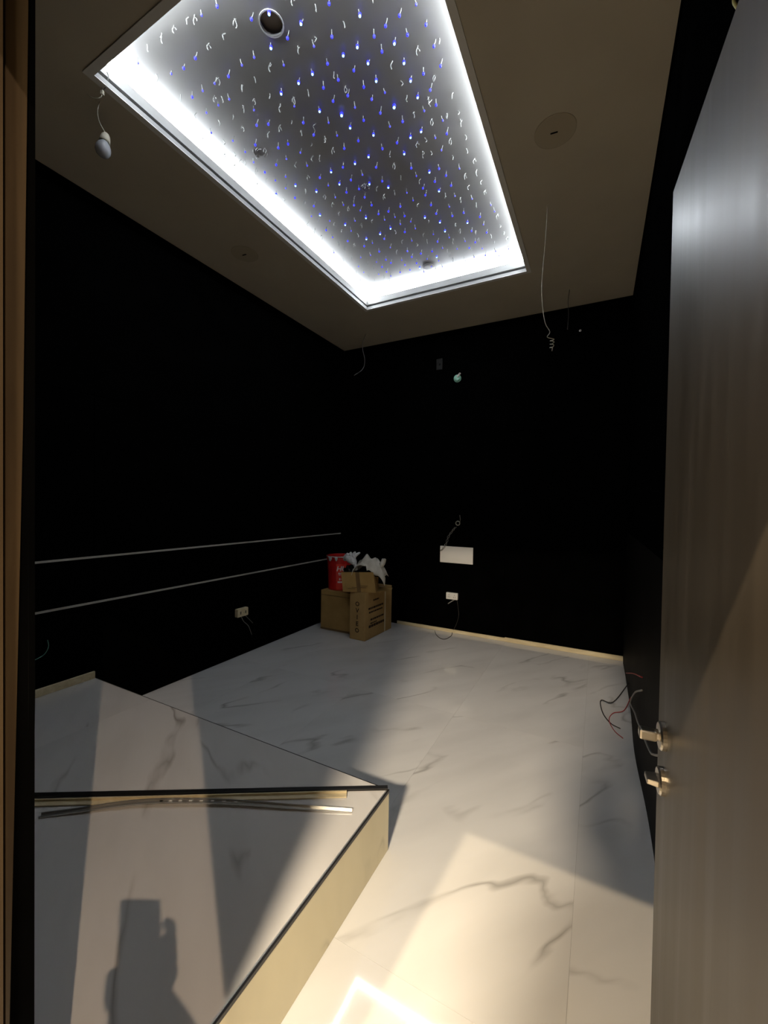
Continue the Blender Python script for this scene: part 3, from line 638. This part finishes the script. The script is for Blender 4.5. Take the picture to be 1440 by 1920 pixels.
# open carton resting on both
OZ = HZ + .003
P_, Q_ = onz(643, 1109, OZ), onz(702, 1107, OZ)
ox = Vector((math.cos(.34), math.sin(.34), 0)); oy = Vector((-ox.y, ox.x, 0)); OW = .335; OD = .27; OH = .205
O0 = Vector((P_.x, P_.y, OZ))
def ob(s, t, z, sl=0): return O0 + ox*s + oy*t + Vector((0, 0, z))
def obx(s0, s1, t0, t1, z0, z1): return MB().hexa([ob(s0,t0,z0), ob(s1,t0,z0), ob(s1,t1,z0), ob(s0,t1,z0)], [ob(s0,t0,z1), ob(s1,t0,z1), ob(s1,t1,z1), ob(s0,t1,z1)])
cb3 = thing('cardboard_box', tuple(ob(OW/2, OD/2, 0)), 'open taped cardboard box full of rags on top of the other boxes', 'cardboard box', 'cardboard boxes stacked in the corner')
MB().hexa([ob(0,0,0), ob(OW,0,0), ob(OW,.005,0), ob(0,.005,0)], [ob(-.02,-.01,OH-.01), ob(OW-.03,-.006,OH), ob(OW-.03,.0,OH), ob(-.02,-.004,OH-.01)]).build('front_wall', m_card, cb3)
MB().hexa([ob(OW,.0,0), ob(OW,OD,0), ob(OW-.005,OD,0), ob(OW-.005,0,0)], [ob(OW-.03,-.004,OH), ob(OW-.10,OD,OH*.55), ob(OW-.105,OD,OH*.55), ob(OW-.035,0,OH)]).build('side_wall', m_card2, cb3)
obx(-.004, .001, .006, OD, 0, OH-.02).build('side_wall', m_card, cb3); obx(0, OW-.02, OD-.005, OD, 0, OH*.55).build('back_wall', m_card, cb3); obx(.002, OW-.006, .006, OD-.006, 0, .004).build('bottom', m_card, cb3)
MB().hexa([ob(OW+.001,.02,.004), ob(OW+.14,.12,.003), ob(OW+.13,.27,.003), ob(OW+.001,.27,.004)], [ob(OW+.001,.02,.008), ob(OW+.14,.12,.007), ob(OW+.13,.27,.007), ob(OW+.001,.27,.009)]).build('flap', m_card, cb3)
MB().hexa([ob(.145,-.002,0), ob(.185,-.002,0), ob(.185,-.0005,0), ob(.145,-.0005,0)], [ob(.125,-.0125,OH-.004), ob(.165,-.0110,OH-.003), ob(.165,-.0095,OH-.003), ob(.125,-.011,OH-.004)]).build('tape', m_tape, cb3)
q = MB()
for z, s0, s1 in ((.045, .09, .24), (.062, .17, .25), (.03, .05, .13)): q.hexa([ob(s0,-.004,z), ob(s1,-.004,z), ob(s1,-.0028,z), ob(s0,-.0028,z)], [ob(s0,-.0046,z+.006), ob(s1,-.0046,z+.006), ob(s1,-.003,z+.006), ob(s0,-.003,z+.006)])
q.build('print', m_tape, cb3)
# red paint bucket
bc = onz(628, 1108, BZ); bcn = Vector((bc.x-.035, bc.y+.13, BZ+.002)); bcn = Vector((-2.50, 3.735, BZ+.002))
BR, BHt = .135, .365
bk = thing('paint_bucket', tuple(bcn), 'red plastic paint bucket with white drips standing on a cardboard box', 'bucket')
prof = [(BR*.93, 0), (BR*.93, .004), (BR*.985, BHt*.55), (BR*1.04, BHt*.90), (BR*1.09, BHt*.905), (BR*1.09, BHt*.925), (BR*1.05, BHt*.93), (BR*1.06, BHt*.985), (BR*1.10, BHt), (BR*1.01, BHt), (BR*.94, BHt*.6), (BR*.88, .012), (.001, .012)]
MB().lathe(prof, bcn, n=36).build('tub', m_red, bk, smooth=False)
q = MB().lathe([(BR*1.012, BHt*.999), (BR*1.11, BHt*1.000), (BR*1.115, BHt*.985), (BR*1.108, BHt*.975)], bcn, n=36)
rim = q.build('white_rim', m_glove, bk); b_ = bmesh.new(); b_.from_mesh(rim.data); bmesh.ops.delete(b_, geom=[f for f in b_.faces if len(f.verts) > 4], context='FACES_ONLY'); b_.to_mesh(rim.data); b_.free()
vdir = math.atan2(-bcn.y, -bcn.x)                       # angle facing the camera
def cyl(ang, z, extra=.002):
    r = BR*(.93 + .12*z/(BHt*.9)) + extra
    return bcn + Vector((r*math.cos(vdir+ang), r*math.sin(vdir+ang), z))
for k, (a0, a1, dp) in enumerate(((-.95, -.62, .050), (-.38, -.18, .045), (.35, .5, .02))):
    q = MB(); q.grid(lambda u, v: cyl(a0+(a1-a0)*u, BHt*.985 - dp*v*(1-.55*abs(2*u-1)**2), .016-.006*v), 6, 4); q.build('paint_drip', m_glove, bk, smooth=True, solid=.002)
q = MB(); q.grid(lambda u, v: cyl(-.32+.80*u, .01+.275*v, .0015), 10, 6); lp = q.build('label_patch', m_redl, bk, smooth=True)
vs, fs = text_mesh('HU', .075); q = MB(); q.add([cyl((v.x+.2*v.y)/BR*1.0+.14, .232+v.y, .0035) for v in vs], fs)
for z, a0, a1, hgt in ((.178, -.12, .34, .014), (.165, -.10, .10, .006), (.112, -.06, .06, .022), (.118, .12, .34, .012), (.082, -.18, .36, .018)):
    t = a0
    while t < a1:
        ln = rnd.uniform(.05, .11); t1 = min(t+ln, a1); q.add([cyl(t, z, .0036), cyl(t1, z, .0036), cyl(t1, z+hgt, .0036), cyl(t, z+hgt, .0036)], [(0,1,2,3)]); t = t1 + .022
q.build('print', m_white, lp)
# rags
def rag(u, v):
    # heap: rises over the box contents, right end slides down over the side wall, front hem over the rim
    s = .085 + u*.325; t = -.012 + v*.27
    dome = max(math.sin(PI*min(1, max(0, u*1.02))), 0)**.55 * (.35+.65*max(math.sin(PI*(.12+.80*v)), 0)**.6)
    hgt = .165 + .165*dome - .03*max(0, u-.80)/.20 - (.06*(1-v/.15) if v < .15 and u > .45 else 0)
    fold = .022*math.sin(10*v+6*u+.6) + .014*math.sin(15*u-9*v) + .010*math.sin(24*u+5*v+1)*dome
    return ob(s + .016*math.sin(7*v+1)*u, t + .012*math.sin(12*u), hgt + fold*(.4+.6*dome))
rg_ = MB().grid(rag, 34, 26).build('white_rag', m_cloth, smooth=True, solid=.005, origin=ob(.2, .1, .1)); tag(rg_, 'crumpled off white rag heaped over the open cardboard box', 'rag')
k0 = ob(.375, .16, .275); q = MB(); q.tube(spl([ob(.335, .14, .22), ob(.357, .15, .25), k0, ob(.388, .16, .315), ob(.390, .16, .325)], 4), [.012,.013,.015,.018,.021,.024,.026,.027,.027,.026,.026,.025,.024,.022,.018,.013,.006], 8)
q.build('knotted_corner', m_cloth, rg_, smooth=True)
gl = thing('work_glove', tuple(ob(-.06, .07, OH)), 'crumpled grey white knit work glove beside the red bucket', 'glove')
g1 = ob(.085, .06, .300)
q = MB(); q.tube(spl([g1 + Vector((-.11, .01, .005)), g1 + Vector((-.06, .0, .035)), g1, g1 + Vector((.03, 0, -.045)), g1 + Vector((.045, .0, -.09))], 5), [.018+.028*math.sin(PI*min(1, i/14)) for i in range(21)], 10); q.build('palm', m_glove, gl, smooth=True)
for k in range(4):
    a = -.55 + k*.33; dv_ = (CR*math.sin(a) + Vector((0, 0, 1))*math.cos(a))
    q = MB(); q.tube(spl([g1 + Vector((.012*k-.03, -.005, .01)), g1 + dv_*.055 + Vector((.010*k-.02, -.01, .01)), g1 + dv_*.095 + CR*.015*(k-1)], 4), [.016]*6+[.014, .012, .007], 8); q.build('finger', m_glove, gl, smooth=True)
def bagf(u, v):
    th = u*2*PI; ph = v*PI; r = 1 + .16*math.sin(5*th+3*ph) + .12*math.sin(9*ph-4*th)
    return ob(.055, .115, .165) + Vector((.080*r*math.sin(ph)*math.cos(th), .070*r*math.sin(ph)*math.sin(th), .075*r*math.cos(ph)))
tag(MB().grid(bagf, 28, 16).build('plastic_bag', m_bag, smooth=True, origin=ob(.05, .1, .1)), 'crumpled black plastic bag inside the open cardboard box', 'bag')

# ------------------------------------------------------------------ hallway lamps behind the camera
for i, (p, pw, r, col) in enumerate(HALL_LAMPS):
    e = thing('hall_downlight', (p[0], p[1], 2.95), ('hall downlight beyond the hinge side of the doorway', 'hall downlight close to the doorway', 'large round hall lamp far behind the doorway')[i], 'ceiling lamp', 'hallway lamps')
    z0 = p[2]
    MB().lathe([(r+.035, 0), (r+.035, 2.95-z0-.006), (r+.012, 2.95-z0), (r+.012, 2.95-z0-.004)], (p[0], p[1], 2.95), axis=(0, 0, -1), n=28).build('housing', m_trimw, e)
    MB().lathe([(r, 0), (r, .002)], (p[0], p[1], z0-.001), axis=(0, 0, -1), n=28).build('lens', m_lens, e)
    ld = bpy.data.lights.new('lamp_light', 'AREA'); ld.shape = 'DISK'; ld.size = 2*r; ld.energy = pw; ld.color = col
    lo = bpy.data.objects.new('lamp_light', ld); C.objects.link(lo); lo.parent = e; lo.location = (0, 0, z0-.006-2.95)

# ------------------------------------------------------------------ the person taking the picture (their shadow falls on platform and floor)
f2 = Vector((CF.x, CF.y, 0)).normalized(); r2 = Vector((CR.x, CR.y, 0)).normalized(); BO = -f2*.40 + Vector((-.06, -.01, 0))
def bp(r, f, z): return BO + r2*r + f2*f + Vector((0, 0, z))
V = []; Ed = []; Rr = []
def jnt(p, r, par=None):
    V.append(p); Rr.append(r)
    if par is not None: Ed.append((par, len(V)-1))
    return len(V)-1
pel = jnt(bp(0, 0, .95), (.15, .11)); sp1 = jnt(bp(0, 0, 1.12), (.145, .10), pel); ch_ = jnt(bp(0, 0, 1.30), (.165, .115), sp1); nk = jnt(bp(0, .015, 1.43), (.06, .06), ch_)
h1 = jnt(bp(0, .03, 1.50), (.065, .075), nk); h2 = jnt(bp(0, .04, 1.57), (.078, .095), h1); h3 = jnt(bp(0, .03, 1.66), (.065, .08), h2)
nose = jnt(bp(0, .135, 1.555), (.014, .014), h2)
for s in (-1, 1):
    jnt(bp(s*.085, .02, 1.56), (.012, .02), h2)
    sh = jnt(bp(s*.17, 0, 1.37), (.062, .062), ch_)
    if s < 0:                                           # left arm hangs down
        el = jnt(bp(-.235, -.03, 1.09), (.046, .046), sh); wr_ = jnt(bp(-.245, .03, .85), (.030, .030), el); pm = jnt(bp(-.245, .05, .775), (.018, .034), wr_)
        for k in range(4):
            k1 = jnt(bp(-.248, .020+.020*k, .735), (.0095, .0095), pm); k2 = jnt(bp(-.240, .022+.020*k, .700-.004*(k % 3)), (.0085, .0085), k1); jnt(bp(-.228, .024+.019*k, .675), (.0075, .0075), k2)
        t1 = jnt(bp(-.235, .088, .770), (.011, .011), pm); jnt(bp(-.228, .102, .740), (.009, .009), t1)
    else:                                               # right arm raised, hand round the phone
        el = jnt(bp(.245, .150, 1.24), (.072, .072), sh); wr_ = jnt(bp(.115, .305, 1.185), (.062, .062), el); pm = jnt(bp(.066, .350, 1.222), (.046, .028), wr_)
        for k in range(4):
            k1 = jnt(bp(.088, .378, 1.235+.020*k), (.0095, .0095), pm); k2 = jnt(bp(.094, .398, 1.240+.021*k), (.0085, .0085), k1); jnt(bp(.074, .404, 1.242+.021*k), (.0075, .0075), k2)
        t1 = jnt(bp(.030, .366, 1.235), (.011, .011), pm); jnt(bp(.016, .372, 1.270), (.009, .009), t1)
    hp2 = jnt(bp(s*.09, 0, .88), (.095, .095), pel); kn = jnt(bp(s*.10, .02, .50), (.062, .062), hp2); an = jnt(bp(s*.105, -.02, .10), (.042, .042), kn); jnt(bp(s*.115, .13, .045), (.040, .036), an)
me = bpy.data.meshes.new('person'); me.from_pydata(V, Ed, []); me.update()
po = bpy.data.objects.new('person_tmp', me); C.objects.link(po)
sk = po.modifiers.new('skin', 'SKIN'); sk.use_smooth_shade = True
for i, r in enumerate(Rr): me.skin_vertices[0].data[i].radius = r
me.skin_vertices[0].data[pel].use_root = True
po.modifiers.new('sub', 'SUBSURF').levels = 1
bpy.context.view_layer.update()
pm_ = bpy.data.meshes.new_from_object(po.evaluated_get(bpy.context.evaluated_depsgraph_get())); bpy.data.objects.remove(po)
for mm in (m_shirt, m_skin, m_hair): pm_.materials.append(mm)
for p in pm_.polygons:
    c = p.center; d = (c - BO); f = d.dot(f2)
    p.material_index = 1 if (c.z > 1.44 or (f > .33 and c.z > 1.2)) else 0
    p.use_smooth = True
zmin = min(v.co.z for v in pm_.vertices)
pm_.transform(Matrix.Translation((-BO.x, -BO.y, 0)))
per = bpy.data.objects.new('person', pm_); C.objects.link(per); per.location = (BO.x, BO.y, -zmin+.001 if zmin < 0 else 0)
tag(per, 'person in dark clothes standing in the hallway holding up a phone', 'person')
MB().grid(lambda u, v: bp(0, .025, 1.60) + Vector((0, 0, .115*math.cos(v*PI*.58))) + (r2*math.cos(u*2*PI)*.088 + f2*math.sin(u*2*PI)*.105)*math.sin(v*PI*.58) - f2*.012, 20, 10).build('hair', m_hair, per, smooth=True)
ph = thing('smartphone', tuple(-f2*.012 + Vector((0, 0, 1.27))), 'black smartphone held upright by the person in the doorway', 'phone')
pR = r2; 
def ppt(r, f, z): return f2*f + pR*r + Vector((0, 0, z))
MB().hexa([ppt(-.031, -.014, 1.222), ppt(.031, -.014, 1.222), ppt(.031, -.006, 1.222), ppt(-.031, -.006, 1.222)], [ppt(-.031, -.014, 1.372), ppt(.031, -.014, 1.372), ppt(.031, -.006, 1.372), ppt(-.031, -.006, 1.372)]).build('case', m_phone, ph, bevel=.003)
MB().hexa([ppt(-.028, -.0150, 1.228), ppt(.028, -.0150, 1.228), ppt(.028, -.0142, 1.228), ppt(-.028, -.0142, 1.228)], [ppt(-.028, -.0150, 1.366), ppt(.028, -.0150, 1.366), ppt(.028, -.0142, 1.366), ppt(-.028, -.0142, 1.366)]).build('screen', m_phone, ph)
